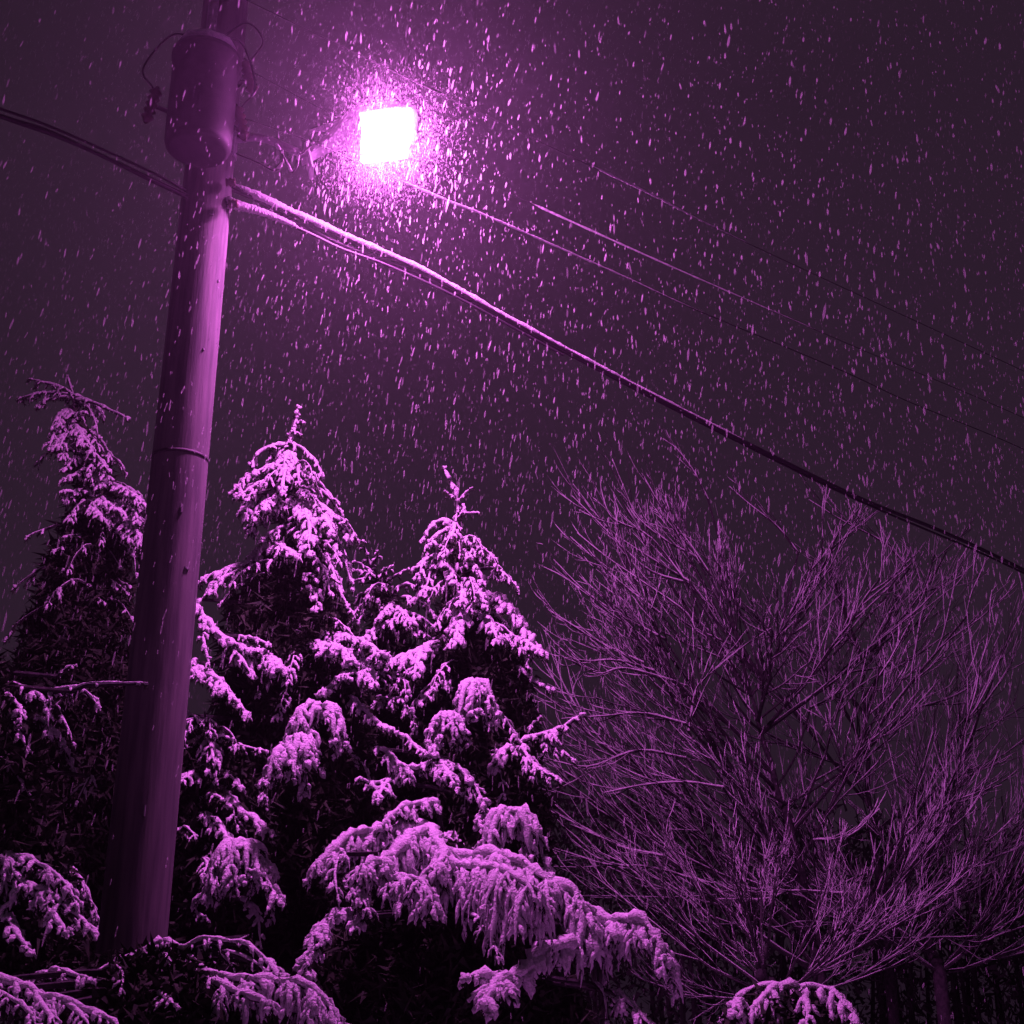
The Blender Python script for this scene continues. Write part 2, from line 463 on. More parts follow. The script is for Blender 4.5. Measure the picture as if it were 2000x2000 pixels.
# ------------------------------------------------------------------ conifers
class Tree:
    def __init__(self, name, label, trunk_px, Y, group='snow laden conifers', r0=.09, lean=0.0):
        self.Y = Y
        self.axis = spline([at(px, py, Y + d) for px, py, d in trunk_px], 60)
        base = self.axis[-1].copy()
        self.axis = np.vstack([self.axis, [[base[0], base[1], -0.1]]]) if base[2] > 0 else self.axis
        self.root = thing(name, label, 'tree', (float(base[0]), float(base[1]), 0.0), group)
        n = len(self.axis)
        dz = self.axis[0][2] - self.axis[:, 2]
        b = MB(); b.tube(self.axis, .006 + r0 * dz / max(dz.max(), .1), 9, jit=.06)
        keep(b.build('trunk', M_BARK), self.root)
        self.nb = 0

    def trunk_near(self, p, below=.12):
        z = min(p[2] - below * 0 + .02, self.axis[0][2] - .05)
        i = np.argmin(np.abs(self.axis[:, 2] - z))
        return self.axis[i]

    def finger(self, wood, snow, p, d, Lf, r, droop, sub=True, needles=14, depth=0):
        n = 6 if Lf < .13 else 9
        u = np.linspace(0, 1, n)[:, None]
        P = p + d * Lf * u * (1 - .25 * u) + np.array([0, 0, -1.0]) * droop * Lf * u ** 1.7
        P = P + np.cumsum(rng.normal(0, Lf * .022, (n, 3)), axis=0) * (u > 0)
        T = unit(np.gradient(P, axis=0))
        wood.tube(P, .004 * (1.1 - u[:, 0]), 3)
        # needles hang round and under the sprig
        m = needles
        ui = rng.uniform(.1, 1.05, m)
        bi = np.stack([np.interp(ui, u[:, 0], P[:, a]) for a in range(3)], -1)
        Ti = np.stack([np.interp(ui, u[:, 0], T[:, a]) for a in range(3)], -1)
        dd = unit(Ti * .7 + rng.normal(0, .5, (m, 3)) + np.array([0, 0, -.6]))
        wood.blades(bi, dd * rng.uniform(1.4, 2.8, (m, 1)) * max(r, .014), rng.uniform(.006, .011, m), 1)
        # snow lies on the upper, outer side, in lumps
        prof = np.interp(u[:, 0], [0, .2, .5, .8, 1], [.55, .95, 1.05, .80, .10]) * rng.uniform(.45, 1.45, n)
        prof[-1] = .12
        outn = unit(np.array([d[0], d[1], 0.0]) * .5 + np.array([0, 0, .9]))
        Nn = outn - (T @ outn)[:, None] * T
        snow.tube(P + unit(Nn) * r * .75 + rng.normal(0, r * .22, (n, 3)), r * prof, 6, jit=.32, squash=.85)
        ub = rng.uniform(.05, 1, m // 2 + 1)
        bb = np.stack([np.interp(ub, u[:, 0], P[:, a]) for a in range(3)], -1)
        wood.blades(bb, unit(rng.normal(0, 1, bb.shape) + d * .8) * rng.uniform(1.5, 2.6, (len(bb), 1)) * max(r, .013), rng.uniform(.005, .008, len(bb)), 1)
        if sub:
            for q in range(1, n - 2 + (n < 7)):
                for s in ((-1, 1) if n > 6 else (rng.choice([-1, 1]),)):
                    if rng.random() < .78:
                        sd = unit(np.cross(T[q], unit(np.array([rng.normal(0, .4), rng.normal(0, .4), 1.0])))) * s
                        self.finger(wood, snow, P[q], unit(T[q] * .6 + sd * .8), min(Lf * rng.uniform(.3, .5), rng.uniform(.05, .085)), r * .75, droop * .8, False, 6)

    def bough(self, P, Lf=.13, r=.014, dens=1.0, thick=1.5, droop=.7, snowy=1.0, link=True, name='bough', tipscale=.45, stick=False, mbs=None):
        """a limb through the points P with drooping snowy sprigs either side"""
        P = np.asarray(P, float)
        ln = np.linalg.norm(np.diff(P, axis=0), axis=1).sum()
        n = max(8, int(ln / .035))
        S = spline(P, n)
        S += np.cumsum(rng.normal(0, .0018, S.shape), axis=0)
        T = unit(np.gradient(S, axis=0))
        wood, snow = mbs or (MB(), MB())
        if link:
            q = self.trunk_near(P[0])
            if np.linalg.norm(q - P[0]) > .03:
                lk = spline([q, (q + P[0]) / 2 + [0, 0, .02], P[0]], 6)
                wood.tube(lk, np.linspace(.02, .012, 6), 5)
        wood.tube(S, np.linspace(.013, .004, n), 5)
        u = np.linspace(0, 1, n)
        R = r * thick * np.clip(np.minimum(u * 9 + .4, 1), .1, 1) * (1 - .45 * u) * (1 + rng.uniform(-.42, .38, n))
        R[-1] *= .15; R[0] *= .3
        horiz = np.sqrt(np.clip(1 - T[:, 2] ** 2, .05, 1))
        if snowy > 0: snow.tube(S + np.stack([0 * u, 0 * u, .010 + R * .4], -1), R * (1 if stick else 0.45 + .55 * horiz) * snowy, 9, jit=.30, squash=.8)
        nf = max(4, int(ln / .042 * dens))
        for k in range(nf):
            t = (k + rng.uniform(.1, .9)) / nf
            i = min(n - 1, int(t * n))
            Tt = T[i]
            N1 = np.cross(Tt, [0, 0, 1.0])
            if np.linalg.norm(N1) < .35: N1 = unit(rng.normal(size=3)); N1[2] = 0
            N1 = unit(N1); N2 = np.cross(N1, Tt)
            s = 1 if k % 2 else -1
            d = unit(Tt * rng.uniform(.35, .9) + N1 * s * rng.uniform(.6, 1.1) + N2 * rng.uniform(-.1, .45))
            L_ = Lf * (1 - (1 - tipscale) * t) * rng.uniform(.6, 1.25) * min(1, .5 + t * 3)
            if rng.random() < snowy or snowy >= 1: self.finger(wood, snow, S[i], d, L_, r * rng.uniform(.75, 1.2), droop * rng.uniform(.6, 1.3), sub=L_ > .07)
            else: self.finger(wood, MB(), S[i], d, L_, r, droop, sub=False)
        self.finger(wood, snow, S[-1], T[-1], Lf * .4, r, droop * .6, sub=False)
        if mbs: return None
        return self._link(wood, snow, name)

    def mound(self, c, Rm, r=.016, n=16, drop=1.1, name='bough'):
        """the end of a bough that points at the viewer, its twigs fanning out and bowed down by snow"""
        wood, snow = MB(), MB()
        Rm = Rm * .82
        c = c + np.array([0, .3 * Rm, .15 * Rm])
        q = self.trunk_near(c)
        wood.tube(spline([q, (q + c) / 2 + [0, 0, .06], c], 12), np.linspace(.022, .01, 12), 6)
        for az in (-165, -130, -100, -62, -25, 50, 130):
            a = math.radians(az + rng.uniform(-14, 14)); k = Rm * rng.uniform(.65, 1.3)
            d = np.array([math.cos(a) * .85, math.sin(a), 0])
            self.bough([c, c + d * k * .45 + [0, 0, .03], c + d * k * .8 - [0, 0, k * .2 * drop], c + d * k * .98 - [0, 0, k * .72 * drop]],
                       Rm * .50, r * .8, 1.1, thick=2.4, droop=.9, link=False, tipscale=.8, mbs=(wood, snow))
        u = np.linspace(0, 1, 9)
        P = c + np.stack([Rm * .5 * (u - .5) * 2, 0 * u - Rm * .12, .012 - .05 * (2 * u - 1) ** 2], -1)
        snow.tube(P, Rm * .27 * np.sqrt(np.clip(1 - (2 * u - 1) ** 2, .01, 1)) * rng.uniform(.75, 1.1, 9), 10, jit=.16, squash=.5)
        return self._link(wood, snow, name)

    def _link(self, wood, snow, name):
        w = keep(wood.build(name, [M_BARK, M_NEEDLE], smooth=False), self.root)
        if snow.n:
            s = snow.build('snow', M_SNOW); s.parent = w
        self.nb += 1
        return w

    def filler(self, prof, n, size=.11, back=0.0, cut=1.0, trunk=None):
        """the dark needle mass inside the crown; prof rows: photo height, centre, half width"""
        prof = np.array(prof, float)
        py = rng.uniform(prof[0, 0], prof[-1, 0], n * 3)
        hw = np.interp(py, prof[:, 0], prof[:, 2])
        keepi = rng.random(n * 3) < hw / hw.max()
        py = py[keepi][:n]; hw = hw[keepi][:n]
        cx = np.interp(py, prof[:, 0], prof[:, 1])
        m = len(py)
        a = rng.uniform(0, 2 * math.pi, m); rr = np.sqrt(rng.random(m)) * cut
        px = cx + hw * rr * np.cos(a)
        mpp = self.Y * 1.05 / FOC
        Y = self.Y + back + hw * mpp * rr * np.sin(a) * .8
        C = np.array([at(x, y, d) for x, y, d in zip(px, py, Y)])
        C = C[C[:, 2] > 0.05]
        m = len(C)
        b = MB()
        for _ in range(7):
            d = unit(rng.normal(0, 1, (m, 3)) + np.array([0, 0, -.4])) * rng.uniform(.6, 1.3, (m, 1)) * size
            b.blades(C + rng.normal(0, .02, C.shape), d, rng.uniform(.02, .035, m))
        o = keep(b.build('needle_mass', M_NEEDLE, smooth=False), self.root); o['kind'] = 'stuff'
        return o

    def back_boughs(self, n, len0, len1, Lf=.16, r=.015, az=(20, 160), zr=(.12, .8)):
        """ordinary drooping boughs on the side away from the street"""
        for k in range(n):
            f = zr[0] + (zr[1] - zr[0]) * (k + .5) / n
            p = self.axis[min(len(self.axis) - 1, int(f * len(self.axis)))]
            a = math.radians(rng.uniform(*az))
            ln = (len0 + (len1 - len0) * f) * rng.uniform(.8, 1.15)
            d = np.array([math.cos(a), math.sin(a), 0])
            self.bough([p, p + d * ln * .5 + [0, 0, .04 * ln], p + d * ln * .85 - [0, 0, .16 * ln], p + d * ln - [0, 0, .36 * ln]], Lf, r, .6, link=False, droop=.8)


def front_boughs(tree, n, len0, len1, zr, snowy=.6, az=(-165, -15)):
    for k in range(n):
        f = zr[0] + (zr[1] - zr[0]) * (k + rng.random()) / n
        p = tree.axis[min(len(tree.axis) - 1, int(f * len(tree.axis)))]
        a = math.radians(rng.uniform(*az)); ln = (len0 + (len1 - len0) * f) * rng.uniform(.6, 1.1)
        d = np.array([math.cos(a), math.sin(a), 0])
        tree.bough([p, p + d * ln * .5 + [0, 0, .03 * ln], p + d * ln * .85 - [0, 0, .2 * ln], p + d * ln - [0, 0, .42 * ln]], .11, .0105, 1.1, thick=1.2, link=False, droop=.8, snowy=snowy)


def pts(T, s, Y0, Y1):
    c = [tuple(map(float, w.split(','))) for w in s.split()]
    n = len(c)
    return [at(*T(*p), Y0 + (Y1 - Y0) * i / (n - 1)) for i, p in enumerate(c)]


# ---- B: the tall one right of the pole
B = Tree('spruce_tree', 'tallest snowy conifer right of the pole with a thin spiky leader',
         [(578, 796, 0), (570, 835, 0), (560, 872, 0), (566, 960, 0), (575, 1100, 0), (585, 1400, 0), (590, 1750, 0)], 8.7)
def bB(T, s, a, b_, **k): B.bough(pts(T, s, B.Y + a, B.Y + b_), **k)
for (x0, y0), (x1, y1) in (((553, 185), (583, 188)), ((545, 240), (575, 244)), ((548, 160), (560, 130)), ((525, 250), (505, 280)), ((540, 215), (520, 232))):
    B.bough(pts(T5, f'{x0},{y0} {(x0+x1)/2},{(y0+y1)/2-3} {x1},{y1}', B.Y, B.Y - .02), Lf=.035, r=.010, thick=1.0, dens=.8, link=False, stick=True)
bB(T5, '508,292 530,245 547,180 552,108', 0, 0, Lf=.03, r=.017, thick=1.3, dens=.7, link=False, stick=True)
bB(T5, '512,292 470,290 420,303 372,330 345,368', 0, -.1, Lf=.10, r=.015)
bB(T5, '525,292 570,305 620,345 650,385 672,435', 0, -.1, Lf=.09, r=.015)
bB(T5, '505,330 502,370 500,430 488,515', -.1, -.45, Lf=.10, r=.017, dens=1.3)
bB(T5, '520,330 545,360 560,420 560,470', -.05, -.3, Lf=.09, r=.015)
bB(T5, '490,395 430,400 350,425 300,460 275,525', 0, -.2, Lf=.13, r=.017, dens=1.2)
bB(T5, '480,450 420,455 360,480 300,520', -.1, -.35, Lf=.11, r=.016)
bB(T5, '480,510 420,515 350,525 318,570 322,620', 0, -.2, Lf=.13, r=.017, dens=1.2)
bB(T5, '470,560 420,570 400,600', -.2, -.5, Lf=.11, r=.019)
bB(T5, '500,600 440,610 380,630 345,685', 0, -.25, Lf=.12, r=.016)
bB(T5, '520,545 570,560 640,575 710,610 755,650 788,720', 0, -.1, Lf=.16, r=.021, thick=1.7, dens=1.3)
bB(T5, '540,580 590,600 615,650 620,790', -.1, -.5, Lf=.13, r=.019, dens=1.3)
bB(T5, '560,620 650,620 690,650 720,700', -.15, -.45, Lf=.12, r=.017)
bB(T5, '530,675 480,685 440,705 390,748', 0, -.3, Lf=.10, r=.015)
bB(T5, '535,790 490,775 430,770 380,800 330,850 240,880 170,905 95,945', 0, -.2, Lf=.16, r=.019, thick=1.8, dens=1.2)
bB(T5, '380,820 290,880 190,935 105,1020', -.05, -.35, Lf=.12, r=.015)
bB(T5, '470,775 510,790 545,815', -.2, -.5, Lf=.12, r=.02)
bB(T5, '690,690 735,740 775,830 810,965', 0, -.1, Lf=.10, r=.014)
bB(T5, '650,690 690,790 730,900 770,1000 835,1115', 0, -.15, Lf=.11, r=.013)
bB(T5, '560,870 620,860 690,885 705,990', 0, -.3, Lf=.11, r=.015)
bB(T5, '545,930 590,900 640,930', -.1, -.3, Lf=.09, r=.013)
bB(T5, '500,1025 545,1000 590,970 640,990 645,1060', 0, -.35, Lf=.12, r=.019, dens=1.3)
bB(T5, '30,1010 80,1065 130,1120 190,1190 260,1225 330,1265', -.35, -.5, Lf=.13, r=.021, thick=1.8, dens=1.1)
bB(T5, '290,1240 380,1270 440,1300 485,1350', -.3, -.6, Lf=.17, r=.021, dens=1.4)
bB(T5, '240,1230 275,1290 330,1370', -.4, -.6, Lf=.12, r=.016)
bB(T5, '270,1200 340,1205 420,1235', -.3, -.5, Lf=.09, r=.013)
bB(T5, '110,1180 125,1250 150,1350', -.5, -.6, Lf=.06, r=.011)
bB(T5, '60,1310 110,1370 190,1425 230,1480 320,1580', -.5, -.8, Lf=.12, r=.019, dens=1.2)
bB(T5, '480,1160 540,1135 590,1165 640,1230', 0, -.3, Lf=.13, r=.015)
bB(T5, '560,1200 650,1185 740,1195 840,1215 950,1275', 0, -.5, Lf=.16, r=.021, dens=1.3)
bB(T5, '650,1240 700,1255 760,1265 800,1310', -.3, -.7, Lf=.14, r=.020, dens=1.5)
bB(T5, '790,1270 850,1290 880,1350 900,1420', -.2, -.6, Lf=.13, r=.017)
bB(T5, '830,1370 760,1380 700,1440 670,1460', -.2, -.5, Lf=.12, r=.018)
bB(T5, '800,1480 860,1540 940,1620 1010,1660', -.2, -.7, Lf=.11, r=.016)
bB(T5, '760,1400 850,1380 930,1420', -.3, -.6, Lf=.12, r=.016)
bB(T5, '20,1560 60,1570 100,1600', -.5, -.6, Lf=.08, r=.014)
bB(T5, '100,1660 150,1690 200,1665', -.5, -.7, Lf=.10, r=.013)
bB(T5, '240,1690 310,1720 400,1735', -.5, -.7, Lf=.09, r=.011)
bB(T5, '680,1120 690,1125', 0, -.1, Lf=.05, r=.014)
B.mound(at(*T5(655, 1575), B.Y - .95), .24, r=.021, n=20)
B.mound(at(*T5(575, 1725), B.Y - 1.15), .18, r=.022, n=16)
B.mound(at(*T5(500, 1790), B.Y - 1.2), .17, r=.020, n=16)
bB(T5, '510,1790 450,1820 395,1890', -.9, -1.15, Lf=.10, r=.018)
front_boughs(B, 22, .12, .8, (.42, .9))
B.filler([(890, 560, 5), (930, 545, 18), (1000, 570, 30), (1060, 590, 52), (1120, 570, 95), (1200, 560, 150), (1300, 570, 170), (1450, 570, 190), (1700, 560, 220), (1950, 560, 240)], 5200, cut=.85)
B.back_boughs(14, .08, .75, zr=(.30, .85))

# ---- D: the small one between
D = Tree('spruce_tree', 'short snowy conifer with star like leader squeezed between two taller ones',
         [(712, 1068, 0), (728, 1110, 0), (755, 1150, 0), (768, 1220, 0), (770, 1400, 0), (775, 1750, 0)], 9.2, r0=.05)
def bD(s, a, b_, **k): D.bough(pts(T5, s, D.Y + a, D.Y + b_), **k)
for s in ('905,880 880,800 868,750', '905,890 870,865 830,845', '915,910 870,925 825,930', '900,870 935,830 940,800', '915,905 870,890 830,882',
          '960,930 985,890 1000,870', '975,935 1020,910 1075,882', '965,925 960,900 975,870'):
    bD(s, 0, -.12, Lf=.07, r=.012, thick=1.1, dens=1.0, link=False, stick=True)
bD('905,880 925,910 960,935 990,965', 0, 0, Lf=.05, r=.015)
bD('1000,965 945,960 905,975 880,1025', 0, -.2, Lf=.08, r=.014)
bD('1010,985 1060,955 1110,965 1140,995', 0, -.15, Lf=.06, r=.011)
bD('1015,1040 980,1070 950,1120', 0, -.3, Lf=.11, r=.018)
bD('1020,1060 1060,1090 1085,1130', 0, -.3, Lf=.12, r=.016)
bD('1050,1120 990,1140 930,1165 905,1205', -.1, -.3, Lf=.13, r=.018, dens=1.2)
bD('1040,1010 1100,1020 1160,1045 1190,1090', 0, -.2, Lf=.11, r=.012)
bD('1060,1090 1130,1100 1200,1150', 0, -.3, Lf=.12, r=.012)
bD('1050,1160 1120,1170 1190,1200', 0, -.3, Lf=.10, r=.012)
bD('940,1400 960,1370 1010,1375 1060,1400 1075,1480', -.3, -.6, Lf=.13, r=.014)
bD('930,1480 980,1500 1050,1500 1090,1560', -.3, -.6, Lf=.13, r=.014)
bD('890,1030 870,1090 850,1120', 0, -.1, Lf=.06, r=.009)
front_boughs(D, 7, .12, .6, (.4, .8))
D.filler([(1130, 740, 10), (1200, 760, 40), (1300, 765, 80), (1500, 770, 120), (1950, 780, 150)], 2200, cut=.85)
D.back_boughs(6, .06, .5, zr=(.35, .85))

# ---- C: right conifer
C = Tree('spruce_tree', 'snowy conifer nearest the bare tree with a forked twig leader leaning left',
         [(870, 920, 0), (892, 970, 0), (893, 1015, 0), (890, 1060, 0), (903, 1120, 0), (915, 1220, 0), (930, 1450, 0), (935, 1750, 0)], 9.1)
def bC(T, s, a, b_, **k): C.bough(pts(T, s, C.Y + a, C.Y + b_), **k)
bC(T5, '1310,560 1295,510 1275,460 1250,405', 0, -.03, Lf=.05, r=.017, thick=1.5, dens=.9, link=False, stick=True)
bC(T5, '1310,560 1316,600 1308,640 1302,680', 0, -.03, Lf=.04, r=.010, thick=1.3, dens=.6, link=False, stick=True)
for s in ('1318,555 1350,520 1382,492', '1315,640 1350,615 1405,610', '1300,545 1275,525 1260,510', '1318,600 1310,620 1308,655', '1335,570 1340,600 1320,625'):
    bC(T5, s, 0, -.04, Lf=.04, r=.010, thick=1.2, dens=.5, link=False, stick=True)
bC(T5, '1305,665 1260,655 1210,658 1180,690 1158,728', 0, -.15, Lf=.10, r=.015)
bC(T5, '1300,690 1250,700 1200,725 1178,760', -.05, -.25, Lf=.10, r=.015)
bC(T5, '1300,660 1300,700 1285,740', -.05, -.25, Lf=.09, r=.015)
bC(T5, '1305,745 1350,740 1385,765 1412,825', 0, -.15, Lf=.10, r=.015)
bC(T5, '1295,800 1240,800 1190,820 1155,850 1138,900', 0, -.2, Lf=.12, r=.016)
bC(T5, '1300,790 1350,800 1340,830', 0, -.25, Lf=.09, r=.013)
bC(T5, '1290,850 1230,860 1190,885 1175,950 1150,990', 0, -.25, Lf=.11, r=.016)
bC(T5, '1300,870 1350,860 1400,870 1430,935', 0, -.2, Lf=.12, r=.017)
bC(T5, '1240,860 1280,880 1290,940', -.2, -.4, Lf=.11, r=.018)
bC(T5, '1330,930 1380,950 1420,1000 1430,1050', -.1, -.4, Lf=.13, r=.018, dens=1.2)
bC(T5, '1340,960 1335,990 1320,1040', -.1, -.4, Lf=.12, r=.018)
bC(T5, '1420,1000 1490,1010 1540,1035 1590,1110 1640,1190 1715,1275', 0, -.2, Lf=.14, r=.020, thick=1.7, dens=1.2)
bC(T5, '1350,1040 1330,1090 1310,1150 1290,1220', -.2, -.55, Lf=.13, r=.021, dens=1.3)
bC(T5, '1390,1085 1440,1105 1475,1150 1495,1210', -.2, -.5, Lf=.12, r=.018, dens=1.2)
bC(T5, '1450,1195 1520,1205 1600,1215 1660,1240 1700,1270', 0, -.35, Lf=.15, r=.019, dens=1.2)
bC(T5, '1340,1200 1270,1215 1180,1245 1090,1290 1010,1320 940,1305', 0, -.5, Lf=.16, r=.021, thick=1.7, dens=1.3)
bC(T5, '1140,1270 1120,1320 1110,1380', -.4, -.7, Lf=.12, r=.018)
bC(T5, '1630,1230 1650,1290 1645,1340', -.1, -.3, Lf=.06, r=.010)
bC(T5, '1580,1330 1640,1385 1690,1420 1745,1440', -.1, -.3, Lf=.08, r=.017)
bC(T5, '1340,1410 1260,1410 1190,1450 1140,1505', -.1, -.6, Lf=.10, r=.016)
C.mound(at(*T5(1385, 1465), C.Y - .95), .21, r=.022, n=20, drop=1.35)
bC(T5, '1430,1450 1465,1490 1478,1550 1480,1610', -.8, -1.0, Lf=.05, r=.011)
C.mound(at(*T5(1265, 1615), C.Y - 1.1), .16, r=.020, n=16, drop=1.2)
bC(T5, '1250,1610 1215,1640 1200,1700 1198,1750', -1.0, -1.2, Lf=.09, r=.018)
bC(T5, '1280,1590 1320,1600 1345,1640', -.9, -1.1, Lf=.08, r=.016)
bC(T5, '1470,1740 1550,1725 1640,1690 1720,1665 1800,1640 1890,1580', -.3, -.3, Lf=.15, r=.016, dens=1.3, thick=1.5)
bC(T5, '1560,1715 1525,1750 1500,1815', -.5, -.6, Lf=.12, r=.021, dens=1.3)
bC(T5, '1620,1700 1640,1760 1700,1830 1780,1870', -.4, -.6, Lf=.14, r=.014)
bC(T5, '1640,1640 1680,1600 1700,1575', -.2, -.3, Lf=.08, r=.010)
bC(T5, '1700,1690 1780,1720 1850,1770', -.2, -.4, Lf=.13, r=.012)
bC(T7, '560,390 620,420 680,480 760,490 850,455 930,470 1000,540 1060,620 1095,700', -.9, -1.3, Lf=.14, r=.018, dens=1.1)
bC(T7, '1050,640 1080,720 1090,800 1060,860', -1.2, -1.3, Lf=.12, r=.016)
bC(T7, '690,500 620,540 560,560 500,540', -.9, -1.2, Lf=.13, r=.016)
bC(T7, '640,540 600,580 570,640', -1.0, -1.3, Lf=.11, r=.016)
bC(T7, '870,450 900,500 950,580', -1.1, -1.4, Lf=.12, r=.016)
bC(T7, '700,330 760,400 800,420', -.6, -.9, Lf=.09, r=.014)
C.mound(at(*T7(1205, 760), C.Y - 1.9), .24, r=.022, n=20, drop=1.6)
front_boughs(C, 24, .12, .75, (.42, .9))
C.filler([(1070, 893, 6), (1110, 893, 20), (1200, 905, 52), (1260, 925, 115), (1400, 935, 130), (1550, 940, 150), (1700, 940, 170), (1950, 940, 190)], 4600, cut=.85)
C.back_boughs(14, .08, .68, zr=(.30, .85))

# ---- A: left conifer, partly behind the pole
A = Tree('spruce_tree', 'conifer left of the pole with a bent feathery top and dim purple snow',
         [(134, 735, 0), (142, 770, 0), (145, 800, 0), (160, 870, 0), (190, 950, 0), (205, 1050, 0), (190, 1250, 0), (170, 1800, 0)], 9.6)
def bA(s, a, b_, **k): A.bough(pts(T4, s, A.Y + a, A.Y + b_), **k)
bA('400,215 380,160 365,105', 0, 0, Lf=.06, r=.010, thick=1, dens=.6, link=False, stick=True)
bA('405,205 330,165 260,145 170,122', 0, -.1, Lf=.12, r=.010, link=False)
bA('390,200 300,190 210,195 120,215', 0, -.1, Lf=.13, r=.009, link=False)
bA('395,215 310,212 250,230 215,255', 0, -.1, Lf=.10, r=.012, link=False)
bA('400,225 480,235 580,280 685,332', 0, -.1, Lf=.05, r=.013, dens=.5, link=False)
bA('420,240 480,270 510,330 530,415', 0, -.1, Lf=.06, r=.011, dens=.7)
bA('370,280 330,310 310,360', 0, -.3, Lf=.11, r=.014)
bA('370,290 410,310 450,300', 0, -.3, Lf=.11, r=.014)
for s in ('390,340 340,360 300,400 270,480', '400,360 430,400 450,460', '400,400 360,420 325,480', '420,430 460,450 500,510', '420,460 370,490 330,540',
          '440,500 490,510 540,560 575,610', '450,540 400,550 350,600', '470,570 520,590 580,640', '480,600 420,620 350,650', '500,620 520,650 540,690'):
    bA(s, -.05, -.35, Lf=.12, r=.014, dens=1.0)
for s in ('500,660 620,690 700,720 785,800', '480,700 420,720 340,715', '520,730 560,770 640,830', '560,760 640,790 700,830 740,890', '470,740 500,800 540,860',
          '600,820 660,860 720,920 755,990', '640,850 680,900 700,980'):
    bA(s, -.05, -.45, Lf=.14, r=.015, dens=1.1)
for s in ('560,900 620,930 680,960 710,1040', '600,980 660,1010 720,1060 740,1150', '500,920 440,950 360,960', '560,1010 600,1060 640,1120', '470,1100 420,1110 360,1140',
          '520,1180 600,1200 680,1260', '300,900 240,930 160,960', '600,1130 650,1200 700,1220', '420,1280 500,1290 560,1320', '560,1300 640,1320 700,1400',
          '300,1100 200,1150 90,1230', '420,1000 340,1020 300,1040'):
    bA(s, -.1, -.3, Lf=.12, r=.012, dens=.55, snowy=.35)
A.filler([(800, 145, 8), (850, 155, 20), (900, 170, 35), (960, 190, 60), (1020, 195, 80), (1100, 170, 95), (1250, 150, 130), (1500, 150, 180), (1900, 150, 220)], 5000, cut=.9)
front_boughs(A, 14, .2, .8, (.4, .9), snowy=.35)
A.back_boughs(12, .10, .8)

# ---- left edge tree, near
H = Tree('spruce_tree', 'near conifer cut by the left edge, its drooping boughs reaching to the pole',
         [(-150, 1150, 0), (-155, 1300, 0), (-160, 1600, 0), (-165, 1800, 0)], 6.6, r0=.08)
def bH(s, a, b_, **k): H.bough(pts(T6, s, H.Y + a, H.Y + b_), **k)
bH('-60,190 0,220 50,260 90,330 130,440', 0, -.2, Lf=.09, r=.011)
bH('30,140 60,200 100,240 115,300', 0, -.2, Lf=.08, r=.012)
bH('-40,120 60,110 150,130 210,165 245,230 255,340', 0, -.1, Lf=.09, r=.012)
bH('240,150 310,150 400,130 460,150 515,215', 0, -.1, Lf=.09, r=.011)
bH('300,220 340,310 380,415', 0, 0, Lf=.06, r=.008)
bH('380,140 460,112 560,108 680,104 772,100', -.05, -.3, Lf=.03, r=.010, thick=1.2, dens=.35)
bH('310,60 350,30 400,15', 0, 0, Lf=.05, r=.007, dens=.5)
bH('-60,330 0,420 20,500 80,580 155,695', -.1, -.2, Lf=.08, r=.011)
bH('-60,1000 20,1012 100,1035 200,1062 290,1120 350,1190 402,1275', -.2, -.6, Lf=.14, r=.014, dens=1.1, droop=.9)
bH('-40,1170 50,1175 150,1200 250,1235 350,1310 430,1370 505,1445', -.3, -.7, Lf=.12, r=.014, dens=1.1, droop=.9)
bH('150,1220 220,1290 290,1370 345,1455', -.4, -.7, Lf=.09, r=.015, dens=1.0)
bH('-60,1310 0,1345 60,1400 100,1470 158,1545', -.3, -.7, Lf=.09, r=.016, dens=1.0)
bH('60,1050 80,1120 130,1190', -.3, -.5, Lf=.09, r=.012)
bH('490,600 460,650 420,730', .3, .2, Lf=.08, r=.009, snowy=.6)
H.filler([(1200, -100, 60), (1400, -60, 120), (1600, -30, 150), (1950, 0, 180)], 2600, size=.09)
H.back_boughs(8, .5, 1.3)

# ---- foreground: low broad conifer, centre
E = Tree('spruce_tree', 'low broad conifer at bottom centre under thick drooping mounds of snow',
         [(860, 1610, 0), (865, 1680, 0), (865, 1780, 0), (865, 1900, 0)], 7.5, r0=.08)
def bE(T, s, a, b_, **k): E.bough(pts(T, s, E.Y + a, E.Y + b_), **k)
bE(T7, '860,675 790,665 720,670 650,710 590,770', -.1, -.5, Lf=.12, r=0.0148, thick=2.10, dens=1.62)
bE(T7, '820,760 720,780 620,790 520,790 440,810 380,870 310,925', -.2, -.8, Lf=.19, r=0.0164, dens=1.88, thick=2.94, droop=1.1)
bE(T7, '800,800 730,820 680,880 600,930 500,960', -.4, -1.0, Lf=.18, r=0.0164, dens=1.88, thick=2.94, droop=1.2)
bE(T7, '820,780 840,830 890,900 850,960', -.3, -.8, Lf=.20, r=0.0187, dens=2.25, thick=2.31, droop=1.2)
bE(T7, '830,930 900,915 1000,920 1060,905 1130,900 1220,935 1310,985 1390,1040', -.3, -.8, Lf=.23, r=0.0172, dens=2.12, thick=2.94, droop=1.4, tipscale=.9)
bE(T7, '880,960 980,960 1080,960 1180,980 1280,1040', -.6, -1.1, Lf=.22, r=0.0156, dens=1.62, thick=2.31, droop=1.5, tipscale=.9)
bE(T7, '1380,1040 1440,1060 1500,1080 1540,1150 1580,1225', -.7, -.8, Lf=.18, r=0.0172, dens=2.12, thick=3.15, droop=1.5, tipscale=.9)
bE(T7, '640,1020 720,1010 780,1030 830,1120', -.9, -1.2, Lf=.18, r=0.0148, dens=1.75, droop=1.1)
bE(T7, '480,960 470,1050 520,1150', -.8, -1.1, Lf=.14, r=0.0117, dens=1.50)
